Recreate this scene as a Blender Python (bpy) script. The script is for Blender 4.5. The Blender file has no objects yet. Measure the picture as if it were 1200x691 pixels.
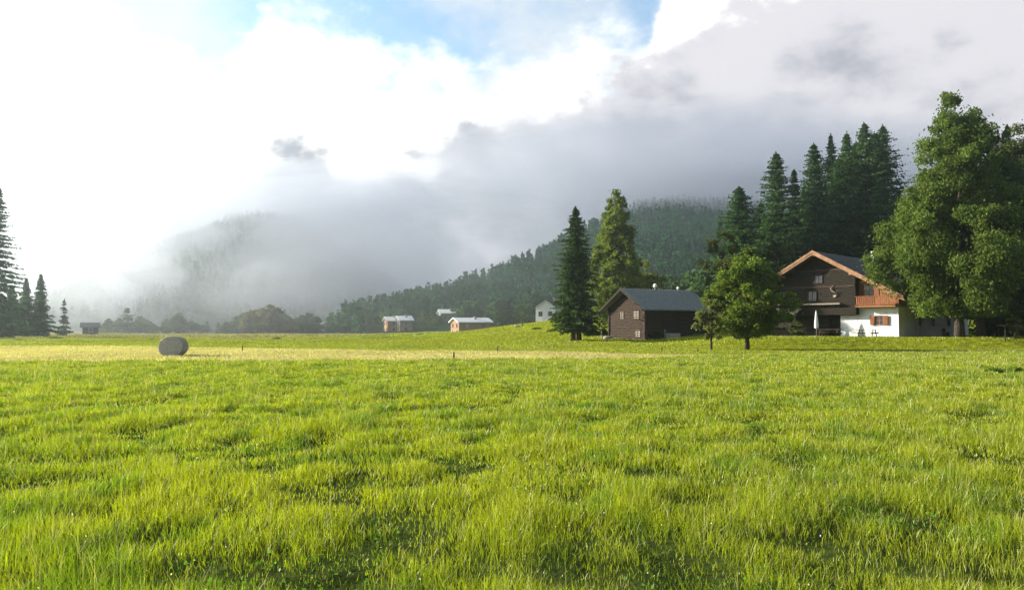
import bpy, math, random
import numpy as np
from mathutils import Vector
random.seed(7); rng = np.random.default_rng(7)
scene = bpy.context.scene
COL = scene.collection
R = math.radians
FPX, HOR, EYE = 942.0, 386.0, 1.6

# ---------------------------------------------------------------- numbers, noise, terrain
def sm(a, b, x):
    t = np.clip((np.asarray(x, float) - a) / (b - a), 0, 1)
    return t * t * (3 - 2 * t)

def vnoise(x, y, seed=0):
    x = np.asarray(x, float); y = np.asarray(y, float)
    xi = np.floor(x).astype(np.int64); yi = np.floor(y).astype(np.int64)
    fx = x - xi; fy = y - yi
    fx = fx * fx * (3 - 2 * fx); fy = fy * fy * (3 - 2 * fy)
    def h(a, b):
        n = (a * 374761393 + b * 668265263 + seed * 974634777) & 0x7fffffff
        n = ((n ^ (n >> 13)) * 1274126177) & 0x7fffffff
        return ((n ^ (n >> 16)) & 0xffff) / 65535.0
    return (h(xi, yi) * (1 - fx) * (1 - fy) + h(xi + 1, yi) * fx * (1 - fy)
            + h(xi, yi + 1) * (1 - fx) * fy + h(xi + 1, yi + 1) * fx * fy)

def fbm(x, y, seed=0, o=4):
    s = 0; a = .5
    for k in range(o):
        s = s + a * vnoise(x * 2 ** k, y * 2 ** k, seed + k); a *= .5
    return s / (1 - .5 ** o)

def ground_h(x, y):
    x = np.asarray(x, float); y = np.asarray(y, float)
    h = .07 * (fbm(x / 6, y / 9, 3, 3) - .5) * sm(2, 8, y)
    h = h + .85 * sm(66.5, 72.5, y + .8 * np.sin(x * .35)) * sm(14, 25, x)
    h = h + .18 * sm(72, 90, y) * sm(-4, 10, x) * (1 - sm(14, 25, x))
    h = h + 3.3 * np.exp(-.5 * (((x - 16) / 18) ** 2 + ((y - 140) / 20) ** 2))
    h = h + .75 * (fbm(x / 12, y / 10, 9, 4) - .5) * sm(70, 110, y)
    h = h + sm(150, 290, y) * 1.6 * sm(-60, 10, x) + .012 * np.maximum(y - 100, 0) * sm(20, 60, x)
    return h

def gz(x, y): return float(ground_h(x, y))

RX = [-400, -250, -150, -96, -28, 38, 90, 135, 239, 500, 900]
RZ = [-30, -18, -8, 7, 35, 66, 92, 112, 122, 138, 138]
def hill_h(x, y):
    x = np.asarray(x, float); y = np.asarray(y, float)
    rz = np.interp(x, RX, RZ)
    yr = 640 + .9 * np.clip(x, -250, 500); yf = 255 + .15 * np.clip(x, -200, 200)
    t = np.clip((y - yf) / (yr - yf), 0, 1)
    return rz * t ** 1.15 * (1 + .10 * (fbm(x / 90, y / 90, 21, 3) - .5)) + 24 * (fbm(x / 75, y / 60, 33, 3) - .5) * t * (1 - .55 * t)

def mount_h(x, y):
    x = np.asarray(x, float); y = np.asarray(y, float)
    px = [-1200, -620, -540, -470, -385, -340, -300, -262, -215, -170, -100, 0]
    pz = [-40, -20, 5, 55, 116, 131, 134, 128, 95, 50, 5, -30]
    rz = np.interp(x, px, pz)
    t = sm(620, 1010, y)
    return rz * t + 22 * (fbm(x / 80, y / 80, 51, 4) - .5) * t

# ---------------------------------------------------------------- object helpers
def tag(o, label=None, cat=None, group=None, kind=None):
    if label: o['label'] = label
    if cat: o['category'] = cat
    if group: o['group'] = group
    if kind: o['kind'] = kind
    return o

def thing(name, label, cat, loc=(0, 0, 0), rz=0, group=None):
    o = bpy.data.objects.new(name, None); COL.objects.link(o)
    o.empty_display_size = .3
    o.location = loc; o.rotation_euler = (0, 0, rz)
    return tag(o, label, cat, group)

def npmesh(name, v, f, mat=None, parent=None, col=None, smooth=False):
    """v (n,3), f (m,k) one face size"""
    v = np.ascontiguousarray(v, np.float32); f = np.ascontiguousarray(f, np.int32)
    me = bpy.data.meshes.new(name)
    m, k = f.shape
    me.vertices.add(len(v)); me.vertices.foreach_set('co', v.ravel())
    me.loops.add(m * k); me.loops.foreach_set('vertex_index', f.ravel())
    me.polygons.add(m)
    me.polygons.foreach_set('loop_start', np.arange(0, m * k, k, dtype=np.int32))
    me.polygons.foreach_set('loop_total', np.full(m, k, np.int32))
    if smooth: me.polygons.foreach_set('use_smooth', np.ones(m, bool))
    if col is not None:
        a = me.color_attributes.new('tint', 'FLOAT_COLOR', 'POINT')
        c = np.ones((len(v), 4), np.float32); c[:, :3] = col
        a.data.foreach_set('color', c.ravel())
    me.update(); me.validate()
    if mat: me.materials.append(mat)
    o = bpy.data.objects.new(name, me); COL.objects.link(o)
    if parent: o.parent = parent
    return o

class MB:
    """gathers boxes, tubes and prisms for one mesh"""
    def __init__(s): s.v = []; s.f = []
    def add(s, vs, fs):
        n = len(s.v); s.v += [tuple(map(float, p)) for p in vs]; s.f += [tuple(i + n for i in q) for q in fs]; return s
    def box(s, x0, x1, y0, y1, z0, z1):
        return s.add([(x0,y0,z0),(x1,y0,z0),(x1,y1,z0),(x0,y1,z0),(x0,y0,z1),(x1,y0,z1),(x1,y1,z1),(x0,y1,z1)],
                     [(0,3,2,1),(4,5,6,7),(0,1,5,4),(1,2,6,5),(2,3,7,6),(3,0,4,7)])
    def prism(s, poly, d):
        """poly: 3-D polygon, d: extrusion vector"""
        n = len(poly); a = [Vector(p) for p in poly]; b = [p + Vector(d) for p in a]
        fs = [tuple(range(n))[::-1], tuple(range(n, 2 * n))] + [(i, (i + 1) % n, (i + 1) % n + n, i + n) for i in range(n)]
        return s.add(a + b, fs)
    def tube(s, pts, rads, n=7, caps=True):
        pts = [Vector(p) for p in pts]; base = len(s.v); vs = []
        for i, p in enumerate(pts):
            d = (pts[min(i + 1, len(pts) - 1)] - pts[max(i - 1, 0)]).normalized()
            u = d.cross(Vector((0, 0, 1)) if abs(d.z) < .9 else Vector((1, 0, 0))).normalized(); w = d.cross(u)
            for k in range(n):
                a = 2 * math.pi * k / n
                vs.append(p + (u * math.cos(a) + w * math.sin(a)) * rads[i])
        fs = []
        for i in range(len(pts) - 1):
            for k in range(n):
                fs.append((i*n+k, i*n+(k+1)%n, (i+1)*n+(k+1)%n, (i+1)*n+k))
        if caps: fs += [tuple(range(n))[::-1], tuple(range((len(pts)-1)*n, len(pts)*n))]
        return s.add(vs, fs)
    def build(s, name, mat, parent=None, bevel=0, smooth=False):
        me = bpy.data.meshes.new(name); me.from_pydata(s.v, [], s.f); me.update()
        import bmesh
        bm = bmesh.new(); bm.from_mesh(me); bmesh.ops.recalc_face_normals(bm, faces=bm.faces)
        if bevel: bmesh.ops.bevel(bm, geom=list(bm.edges), offset=bevel, segments=1, affect='EDGES', clamp_overlap=True)
        bm.to_mesh(me); bm.free()
        if smooth:
            for p in me.polygons: p.use_smooth = True
        me.materials.append(mat)
        o = bpy.data.objects.new(name, me); COL.objects.link(o)
        if parent: o.parent = parent
        return o

def dup(root, loc, rz, scale, label, group=None):
    r = root.copy(); COL.objects.link(r)
    r.location = loc; r.rotation_euler = (0, 0, rz); r.scale = scale; r['label'] = label
    if group: r['group'] = group
    elif 'group' in r: del r['group']
    for ch in list(root.children):
        c = ch.copy(); COL.objects.link(c); c.parent = r
        for g in ch.children:
            d = g.copy(); COL.objects.link(d); d.parent = c
    return r

# ---------------------------------------------------------------- materials
def newmat(name):
    m = bpy.data.materials.new(name); m.use_nodes = True
    nt = m.node_tree; nt.nodes.clear()
    return m, nt, nt.nodes, nt.links

def surf(name, c1, c2, scale=3.0, rough=.85, bump=.15, stretch=(1, 1, 1), spec=.2, detail=6):
    m, nt, N, L = newmat(name)
    out = N.new('ShaderNodeOutputMaterial'); b = N.new('ShaderNodeBsdfPrincipled')
    tc = N.new('ShaderNodeTexCoord'); mp = N.new('ShaderNodeMapping'); mp.inputs['Scale'].default_value = stretch
    nz = N.new('ShaderNodeTexNoise'); nz.inputs['Scale'].default_value = scale; nz.inputs['Detail'].default_value = detail
    cr = N.new('ShaderNodeValToRGB'); cr.color_ramp.elements[0].position = .3; cr.color_ramp.elements[1].position = .7
    cr.color_ramp.elements[0].color = (*c1, 1); cr.color_ramp.elements[1].color = (*c2, 1)
    bp = N.new('ShaderNodeBump'); bp.inputs['Strength'].default_value = bump; bp.inputs['Distance'].default_value = .1
    L.new(tc.outputs['Object'], mp.inputs['Vector']); L.new(mp.outputs[0], nz.inputs['Vector'])
    L.new(nz.outputs['Fac'], cr.inputs[0]); L.new(cr.outputs[0], b.inputs['Base Color'])
    L.new(nz.outputs['Fac'], bp.inputs['Height']); L.new(bp.outputs[0], b.inputs['Normal'])
    b.inputs['Roughness'].default_value = rough; b.inputs['Specular IOR Level'].default_value = spec
    L.new(b.outputs[0], out.inputs[0]); return m

def leafmat(name, trans=.45, gloss=.0):
    m, nt, N, L = newmat(name)
    out = N.new('ShaderNodeOutputMaterial'); at = N.new('ShaderNodeAttribute'); at.attribute_name = 'tint'
    d = N.new('ShaderNodeBsdfDiffuse'); t = N.new('ShaderNodeBsdfTranslucent'); mx = N.new('ShaderNodeMixShader')
    mx.inputs[0].default_value = trans
    hs = N.new('ShaderNodeMix'); hs.data_type = 'RGBA'; hs.blend_type = 'MULTIPLY'; hs.inputs[0].default_value = 1
    hs.inputs[7].default_value = (1.05, 1.15, .5, 1)
    L.new(at.outputs['Color'], d.inputs[0]); L.new(at.outputs['Color'], hs.inputs[6]); L.new(hs.outputs[2], t.inputs[0])
    L.new(d.outputs[0], mx.inputs[1]); L.new(t.outputs[0], mx.inputs[2])
    last = mx
    if gloss:
        g = N.new('ShaderNodeBsdfGlossy'); g.inputs['Roughness'].default_value = .45; g.inputs[0].default_value = (.8, .85, .8, 1)
        m2 = N.new('ShaderNodeMixShader'); m2.inputs[0].default_value = gloss
        L.new(mx.outputs[0], m2.inputs[1]); L.new(g.outputs[0], m2.inputs[2]); last = m2
    L.new(last.outputs[0], out.inputs[0]); return m

M = {}
M['grass'] = leafmat('grass_blades', .5, .02)
M['leaf'] = leafmat('leaves', .45)
M['needle'] = leafmat('needles', .3)
M['bark'] = surf('bark', (.018, .015, .012), (.06, .05, .04), 4, .95, .6, (4, 4, 1))
M['birchbark'] = surf('birch_bark', (.05, .045, .04), (.22, .20, .18), 3, .9, .3, (1, 1, 3))
M['darkwood'] = surf('shade_darkened_timber', (.004, .004, .0035), (.030, .023, .017), 3, .9, .6, (.8, .8, 9))  # dark timber, blackened further so its colour carries the shade on the gable
M['barnwood'] = surf('brown_log_timber', (.014, .010, .008), (.055, .036, .027), 3, .9, .5, (.6, .6, 7))
M['warmwood'] = surf('warm_larch_timber', (.14, .062, .025), (.32, .14, .055), 3, .7, .3, (6, 6, .6))
M['barge'] = surf('pale_barge_timber', (.13, .07, .04), (.27, .15, .085), 2, .7, .2, (1, 1, 1))
M['redwood'] = surf('red_brown_rail_timber', (.09, .034, .016), (.24, .09, .036), 3, .7, .3, (6, 6, .6))
M['greywood'] = surf('grey_weathered_wood', (.12, .10, .08), (.26, .22, .18), 4, .9, .4, (6, 6, 1))
M['plaster'] = surf('white_lime_plaster', (.44, .455, .465), (.60, .61, .60), 1.2, .95, .08)
M['slate'] = surf('dark_slate_roof', (.030, .036, .038), (.075, .082, .084), 6, .75, .3, (1, 1, 4), .2)
M['sheet'] = surf('grey_sheet_roof', (.095, .108, .10), (.18, .195, .18), 2.5, .7, .2, (.4, 5, 1), .2)
M['paleroof'] = surf('pale_tin_roof', (.42, .43, .43), (.62, .62, .60), 2, .55, .15, (1, 4, 1), .5)
M['farbrown'] = surf('faded_brown_boarding', (.14, .085, .055), (.26, .16, .10), 2, .9, .2, (4, 4, 1))
M['fargrey'] = surf('grey_boarding', (.08, .075, .07), (.16, .15, .14), 2, .9, .2, (4, 4, 1))
M['stone'] = surf('grey_stone', (.14, .14, .13), (.32, .31, .29), 5, .95, .5)
M['fabric'] = surf('off_white_canvas', (.50, .54, .52), (.66, .68, .66), 2, .95, .1)
M['stake'] = surf('dark_stake_wood', (.03, .025, .02), (.09, .07, .05), 6, .95, .4)
M['hay'] = surf('old_hay', (.32, .32, .27), (.58, .56, .48), 14, 1, .9, (1, 1, 1), .1, 10)
M['haynet'] = surf('grey_net_wrapped_hay', (.26, .255, .23), (.46, .45, .40), 10, .95, .8, (8, 1, 8), .1, 10)
M['enamel'] = surf('white_enamel', (.68, .70, .72), (.80, .81, .82), 3, .5, .05)
def glassmat():
    m, nt, N, L = newmat('window_glass')
    out = N.new('ShaderNodeOutputMaterial'); b = N.new('ShaderNodeBsdfPrincipled')
    tc = N.new('ShaderNodeTexCoord'); nz = N.new('ShaderNodeTexNoise'); nz.inputs['Scale'].default_value = 2
    bp = N.new('ShaderNodeBump'); bp.inputs['Strength'].default_value = .05
    L.new(tc.outputs['Object'], nz.inputs['Vector']); L.new(nz.outputs['Fac'], bp.inputs['Height']); L.new(bp.outputs[0], b.inputs['Normal'])
    b.inputs['Base Color'].default_value = (.03, .035, .04, 1); b.inputs['Roughness'].default_value = .12; b.inputs['Specular IOR Level'].default_value = .8
    L.new(b.outputs[0], out.inputs[0]); return m
M['glass'] = glassmat()
M['curtain'] = surf('pale_curtain', (.08, .075, .065), (.30, .28, .25), 4, .9, .2, (6, 6, 1))

# ---------------------------------------------------------------- ground, hill, mountain
ED_X = [-60, -25, 4, 17, 30, 60]; ED_Y = [36, 38, 42.5, 51, 56, 58]
def meadow_edge(x): return np.interp(x, ED_X, ED_Y)
def stubble_end(x, y):
    return np.interp(x, [-60, -36, 2, 9, 16, 30], [78, 76, 58, 53, 49, 40]) + 5 * (fbm(np.asarray(x) / 9, np.asarray(y) / 9, 77, 2) - .5)
C_SOIL = np.array([.032, .046, .011]); C_MEADOW = np.array([.158, .205, .009]); C_STUB = np.array([.34, .30, .14]); C_PAST = np.array([.172, .196, .011]); C_TAN = np.array([.17, .15, .07])
def zone_col(x, y):
    x = np.asarray(x, float); y = np.asarray(y, float)
    e = meadow_edge(x) + 1.5 * (fbm(x / 4, y / 4, 5, 2) - .5)
    w_st = sm(-.8, .8, y - e)[:, None]
    c = C_SOIL * (1 - w_st) + C_STUB * w_st
    w_p = sm(-2, 2, y - np.maximum(stubble_end(x, y), e))[:, None]
    c = c * (1 - w_p) + C_PAST * w_p
    w_t = (sm(128, 150, y + 14 * (fbm(x / 20, y / 20, 8, 3) - .5)) * (1 - sm(-45, -22, x)))[:, None] * .85
    c = c * (1 - w_t) + C_TAN * w_t
    mott = (.78 + .44 * fbm(x / 5, y / 8, 12, 3))[:, None]
    return c * mott

def grid(xs, ys, hf):
    X, Y = np.meshgrid(xs, ys); v = np.stack([X.ravel(), Y.ravel(), hf(X.ravel(), Y.ravel())], 1)
    nx, ny = len(xs), len(ys); i = np.arange((ny - 1) * nx).reshape(ny - 1, nx)[:, :-1].ravel()
    return v, np.stack([i, i + 1, i + nx + 1, i + nx], 1)

def groundmat(name, a=.55, bumpd=.25):
    m, nt, N, L = newmat(name)
    out = N.new('ShaderNodeOutputMaterial'); at = N.new('ShaderNodeAttribute'); at.attribute_name = 'tint'
    geo = N.new('ShaderNodeNewGeometry')
    nz = N.new('ShaderNodeTexNoise'); nz.inputs['Scale'].default_value = 1.4; nz.inputs['Detail'].default_value = 9
    cr = N.new('ShaderNodeValToRGB'); cr.color_ramp.elements[0].position = .3; cr.color_ramp.elements[1].position = .7
    cr.color_ramp.elements[0].color = (a, a, a, 1); cr.color_ramp.elements[1].color = (1.15, 1.15, 1.1, 1)
    mx = N.new('ShaderNodeMix'); mx.data_type = 'RGBA'; mx.blend_type = 'MULTIPLY'; mx.inputs[0].default_value = 1
    bp = N.new('ShaderNodeBump'); bp.inputs['Strength'].default_value = .9; bp.inputs['Distance'].default_value = bumpd
    d = N.new('ShaderNodeBsdfDiffuse')
    L.new(geo.outputs['Position'], nz.inputs['Vector']); L.new(nz.outputs['Fac'], cr.inputs[0]); L.new(nz.outputs['Fac'], bp.inputs['Height'])
    L.new(at.outputs['Color'], mx.inputs[6]); L.new(cr.outputs[0], mx.inputs[7]); L.new(mx.outputs[2], d.inputs[0])
    L.new(bp.outputs[0], d.inputs['Normal']); L.new(d.outputs[0], out.inputs[0]); return m
M['ground'] = groundmat('grass_ground')
M['forestfloor'] = groundmat('forest_floor', .5, 2)

def spread(lim, n, k=3.2):
    t = np.linspace(-1, 1, n); return lim * np.sinh(k * t) / math.sinh(k)
t = np.linspace(0, 1, 420)
ys = -40 + 1480 * (np.exp(3.4 * t) - 1) / (math.exp(3.4) - 1)
v, f = grid(spread(1200, 321, 4.2), ys, ground_h)
tag(npmesh('meadow_ground', v, f, M['ground'], None, zone_col(v[:, 0], v[:, 1]), True), kind='structure')
v, f = grid(np.linspace(-420, 1150, 190), np.linspace(240, 1400, 140), lambda x, y: hill_h(x, y) + ground_h(x, y) - .9)
tag(npmesh('forested_hill', v, f, M['forestfloor'], None, np.tile((.014, .032, .015), (len(v), 1)), True), kind='structure')
v, f = grid(np.linspace(-1150, 0, 150), np.linspace(600, 1420, 100), lambda x, y: mount_h(x, y) - 2)
tag(npmesh('misty_mountain', v, f, M['forestfloor'], None, np.tile((.030, .045, .026), (len(v), 1)), True), kind='structure')

# ---------------------------------------------------------------- grass
def blades(x, y, z, h, w, bend, col):
    """one kite per blade: base, left, right, tip"""
    n = len(x); a = rng.uniform(0, 2 * np.pi, n); b = rng.uniform(0, 2 * np.pi, n)
    side = np.stack([np.cos(a), np.sin(a), np.zeros(n)], 1) * (w * .5)[:, None]
    lean = np.stack([np.cos(b), np.sin(b), np.zeros(n)], 1) * (bend * h)[:, None]
    base = np.stack([x, y, z - .02], 1)
    mid = base + lean * .28; mid[:, 2] += h * .5
    tip = base + lean; tip[:, 2] += h * np.sqrt(np.clip(1 - .6 * bend ** 2, .2, 1))
    v = np.empty((n, 4, 3)); v[:, 0] = base; v[:, 1] = mid - side; v[:, 2] = mid + side; v[:, 3] = tip
    k = np.arange(n)[:, None] * 4
    f = np.concatenate([k + [0, 2, 1], k + [1, 2, 3]])
    return v.reshape(-1, 3), f, np.repeat(col, 4, 0)

def scatter(y0, y1, n, half=.74, margin=3.0, power=0.0):
    """points in the wedge with density falling as y**-power"""
    u = rng.random(n); p = 2 - power
    if abs(p) < 1e-6: y = y0 * (y1 / y0) ** u
    else: y = (y0 ** p + u * (y1 ** p - y0 ** p)) ** (1 / p)
    x = rng.uniform(-1, 1, n) * (y * half + margin)
    return x, y

def meadow():
    parts = []
    x, y = scatter(3.2, 60, 1500000, power=.95)
    e = meadow_edge(x) + 1.5 * (fbm(x / 4, y / 4, 5, 2) - .5)
    clump = fbm(x / .55, y / .75, 61, 3); big = fbm(x / 2.6, y / 3.4, 62, 3)
    keep = (y < e) & (rng.random(len(x)) < np.clip(2.3 * clump * (0.5 + .75 * big) - .16, .08, 1))
    x, y, clump, big = x[keep], y[keep], clump[keep], big[keep]; n = len(x)
    h = (.03 + .175 * np.clip(clump * 1.9 - .5, 0, 1) * (0.42 + .92 * big)) * rng.uniform(.65, 1.25, n) + .03
    w = np.maximum(.0042, .00078 * y) * rng.uniform(.7, 1.4, n)
    bend = np.clip(rng.normal(.36, .26, n), .02, .95)
    c = C_MEADOW * (.6 + .8 * rng.random((n, 1)))
    yel = (fbm(x / 3, y / 4, 90, 3) * .9 + .35 * rng.random(n))[:, None]
    c = c * (1 - .5 * yel) + np.array([.29, .30, .010]) * .5 * yel * 1.2
    cool = sm(.5, .68, fbm(x / .5, y / .7, 97, 3))[:, None]
    c = c * (1 - cool * np.array([.38, .22, .0]))
    straw = rng.random(n) < .03
    c[straw] = np.array([.34, .30, .16]) * rng.uniform(.7, 1.1, (straw.sum(), 1)); h[straw] *= rng.uniform(1.2, 2.0, straw.sum()); w[straw] *= .6
    v, f, cc = blades(x, y, ground_h(x, y), h, w, bend, c)
    # low broad leaves (clover, dock) and a few pale flower heads between the blades
    x, y = scatter(3.4, 30, 60000, power=1.0); k = (fbm(x / 1.6, y / 2.0, 71, 3) > .53) & (y < meadow_edge(x) - 2); x, y = x[k], y[k]; m = len(x)
    p = np.stack([x, y, ground_h(x, y) + rng.uniform(.03, .11, m)], 1)
    v2, f2 = cards(p, np.maximum(.018, .0012 * y) * rng.uniform(.6, 1.4, m), np.array([0, 0, .4]), 1.3); f2 = np.concatenate([f2[:, [0, 1, 2]], f2[:, [0, 2, 3]]])
    c2 = np.repeat(np.array([.07, .15, .02]) * rng.uniform(.7, 1.3, (m, 1)), 4, 0)
    x, y = scatter(3.6, 26, 3000, power=.9); q = len(x)
    p3 = np.stack([x, y, ground_h(x, y) + rng.uniform(.12, .24, q)], 1); v3, f3 = cards(p3, .0075, np.array([0, 0, 2.]), 1.8); f3 = np.concatenate([f3[:, [0, 1, 2]], f3[:, [0, 2, 3]]])
    c3 = np.repeat(np.where(rng.random((q, 1)) < .3, np.array([[.6, .6, .52]]), np.array([[.26, .21, .12]])), 4, 0)
    f = np.concatenate([f, f2 + len(v), f3 + len(v) + len(v2)]); v = np.concatenate([v, v2, v3]); cc = np.concatenate([cc, c2, c3])
    return tag(npmesh('meadow_grass', v, f, M['grass'], None, cc), 'tall bright yellow green meadow grass filling the foreground', 'grass', kind='stuff')
def short_grass():
    V = []; F = []; Cc = []; off = 0
    for (y0, y1, n, h0, w0) in ((35, 80, 200000, .09, .05), (70, 160, 150000, .13, .11), (150, 300, 70000, .28, .30)):
        x, y = scatter(y0, y1, n, .74, 4, .6)
        k = y > meadow_edge(x) - .5
        x, y = x[k], y[k]; n = len(x)
        c = zone_col(x, y) * rng.uniform(.75, 1.2, (n, 1))
        h = h0 * rng.uniform(.5, 1.3, n) * (.6 + .8 * fbm(x / 3, y / 4, 41, 2)); w = w0 * rng.uniform(.6, 1.3, n)
        v, f, cc = blades(x, y, ground_h(x, y), h, w, np.clip(rng.normal(.4, .2, n), .05, .9), c)
        V.append(v); F.append(f + off); Cc.append(cc); off += len(v)
    return tag(npmesh('pasture_grass', np.concatenate(V), np.concatenate(F), M['grass'], None, np.concatenate(Cc)),
               'short grazed grass and pale mown stubble beyond the tall meadow', 'grass', kind='stuff')
short_grass()

# ---------------------------------------------------------------- trees
def cards(c, size, up=None, elong=1.6):
    """rhombic leaf faces at points c"""
    n = len(c)
    a = rng.normal(size=(n, 3))
    if up is not None: a = a + up
    a /= np.linalg.norm(a, axis=1)[:, None] + 1e-9
    b = np.cross(a, rng.normal(size=(n, 3))); b /= np.linalg.norm(b, axis=1)[:, None] + 1e-9
    s = (np.broadcast_to(size, (n,)) * rng.uniform(.6, 1.35, n))[:, None]
    v = np.empty((n, 4, 3))
    v[:, 0] = c - a * s * elong * .5; v[:, 1] = c + b * s * .5 + a * s * .1; v[:, 2] = c + a * s * elong * .5; v[:, 3] = c - b * s * .5
    return v.reshape(-1, 3), np.arange(n * 4).reshape(n, 4)

def broadleaf(name, label, h, rad, prof, col, nclump=90, nleaf=160, leaf=.16, clear=.15, trunk_r=.2, loc=(0,0,0), rz=0,
              group=None, bark='bark', droop=0., forks=1, cat='tree', seed=0, lobef=.45, csz=1.):
    """prof: list of (t, r) crown radius fraction against crown height fraction"""
    rs = np.random.default_rng(seed + 11)
    root = thing(name, label, cat, loc, rz, group)
    z0 = h * clear; ch = h - z0
    pt, pr = zip(*prof)
    # clump centres through the crown volume, mostly near the outside
    C = []; S = []; lob_ = []
    nlobe = max(7, int(nclump ** .62))
    while len(lob_) < nlobe:
        t_ = rs.random(); r_env = np.interp(t_, pt, pr) * rad
        if rs.random() > (r_env / rad) * 1.1 + .1: continue
        a = rs.uniform(0, 2 * math.pi); r_ = r_env * rs.uniform(.45, .92) * rs.uniform(.8, 1.12)
        p_ = np.array((r_ * math.cos(a), r_ * math.sin(a), z0 + t_ * ch * .97))
        if any(np.linalg.norm(p_ - q_[0]) < .32 * rad for q_ in lob_) and rs.random() < .8: continue
        lob_.append((p_, (.20 + .14 * rs.random()) * rad * (.4 + .6 * r_env / rad)))
    while len(C) < nclump:
        if rs.random() < lobef:
            c_, lr = lob_[rs.integers(nlobe)]
            d_ = rs.normal(size=3); d_ /= np.linalg.norm(d_); d_[2] *= .75
            p_ = c_ + d_ * lr * rs.random() ** .4
            if p_[2] < z0 * .95: continue
            C.append(tuple(p_)); S.append((.07 + .09 * rs.random()) * rad * (.5 + lr / rad))
            continue
        t_ = rs.random(); r_env = np.interp(t_, pt, pr) * rad
        if rs.random() > (r_env / rad) * 1.15 + .08: continue
        a = rs.uniform(0, 2 * math.pi)
        r_ = r_env * math.sqrt(rs.uniform(.03, .98)) * (.93 + .13 * math.sin(3 * a + 6 * t_ + seed))
        C.append((r_ * math.cos(a), r_ * math.sin(a), z0 + t_ * ch * .97))
        S.append((.11 + .14 * rs.random()) * rad * (.35 + .65 * r_env / rad) ** .6)
    C = np.array(C); S = np.array(S) * csz
    nl = np.maximum((nleaf * (S / S.mean()) ** 2).astype(int), 12)
    idx = np.repeat(np.arange(nclump), nl); n = len(idx)
    d = rs.normal(size=(n, 3)); d /= np.linalg.norm(d, axis=1)[:, None]
    rr = rs.random(n) ** .5
    p = C[idx] + d * (S[idx] * rr)[:, None] * np.array([1.1, 1.1, .72])
    p[:, 2] -= droop * (rs.random(n) ** 2) * S[idx] * 1.5
    # stray twigs that break the outline
    k = rs.random(n) < .10; p[k] += d[k] * (S[idx[k]] * rs.uniform(.2, .9, k.sum()))[:, None]
    p = p[p[:, 2] > z0 * .8]
    n = len(p); idx = idx[:n]
    up = np.array([0, 0, -1.2]) if droop else None
    v, f = cards(p, leaf, up, 1.7)
    ct = np.array(col) * (rs.uniform(.75, 1.3, nclump)[idx] * rs.uniform(.8, 1.2, n))[:, None]
    ct[:, 0] *= rs.uniform(.85, 1.2, n)
    npmesh('crown', v, f, M['leaf'], root, np.repeat(ct, 4, 0))
    mb = MB()
    for q in range(forks):
        ang = q * 2.4 + .4; sp = .0 if forks == 1 else .035 * h
        ox, oy = sp * math.cos(ang), sp * math.sin(ang) * .6
        top = h * .82
        pts = []; rad_ = []
        for i in range(9):
            s_ = i / 8
            pts.append((ox * (1 + .8 * s_) + .02 * h * math.sin(3 * s_ + seed) * s_, oy * (1 + .8 * s_) + .015 * h * math.sin(4 * s_ + 1 + seed) * s_, -.15 + s_ * top))
            rad_.append(trunk_r * (1.35 if i == 0 else 1) * (1 - s_) ** .8 + .012)
        mb.tube(pts, rad_, 8)
    order = np.argsort(-np.hypot(C[:, 0], C[:, 1]))[:min(34, nclump)]
    for i in order:
        c = C[i]; zb = max(z0 * .75, c[2] - .55 * math.hypot(c[0], c[1]) - .08 * h)
        zb = min(zb, .78 * h)
        m_ = (c[0] * .45, c[1] * .45, zb + (c[2] - zb) * .62)
        r0 = trunk_r * .34 * (1 - .6 * zb / h)
        mb.tube([(0, 0, zb), m_, tuple(c)], [r0, r0 * .6, .012], 5)
    mb.build('trunk', M[bark], root, smooth=True)
    return root

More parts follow.
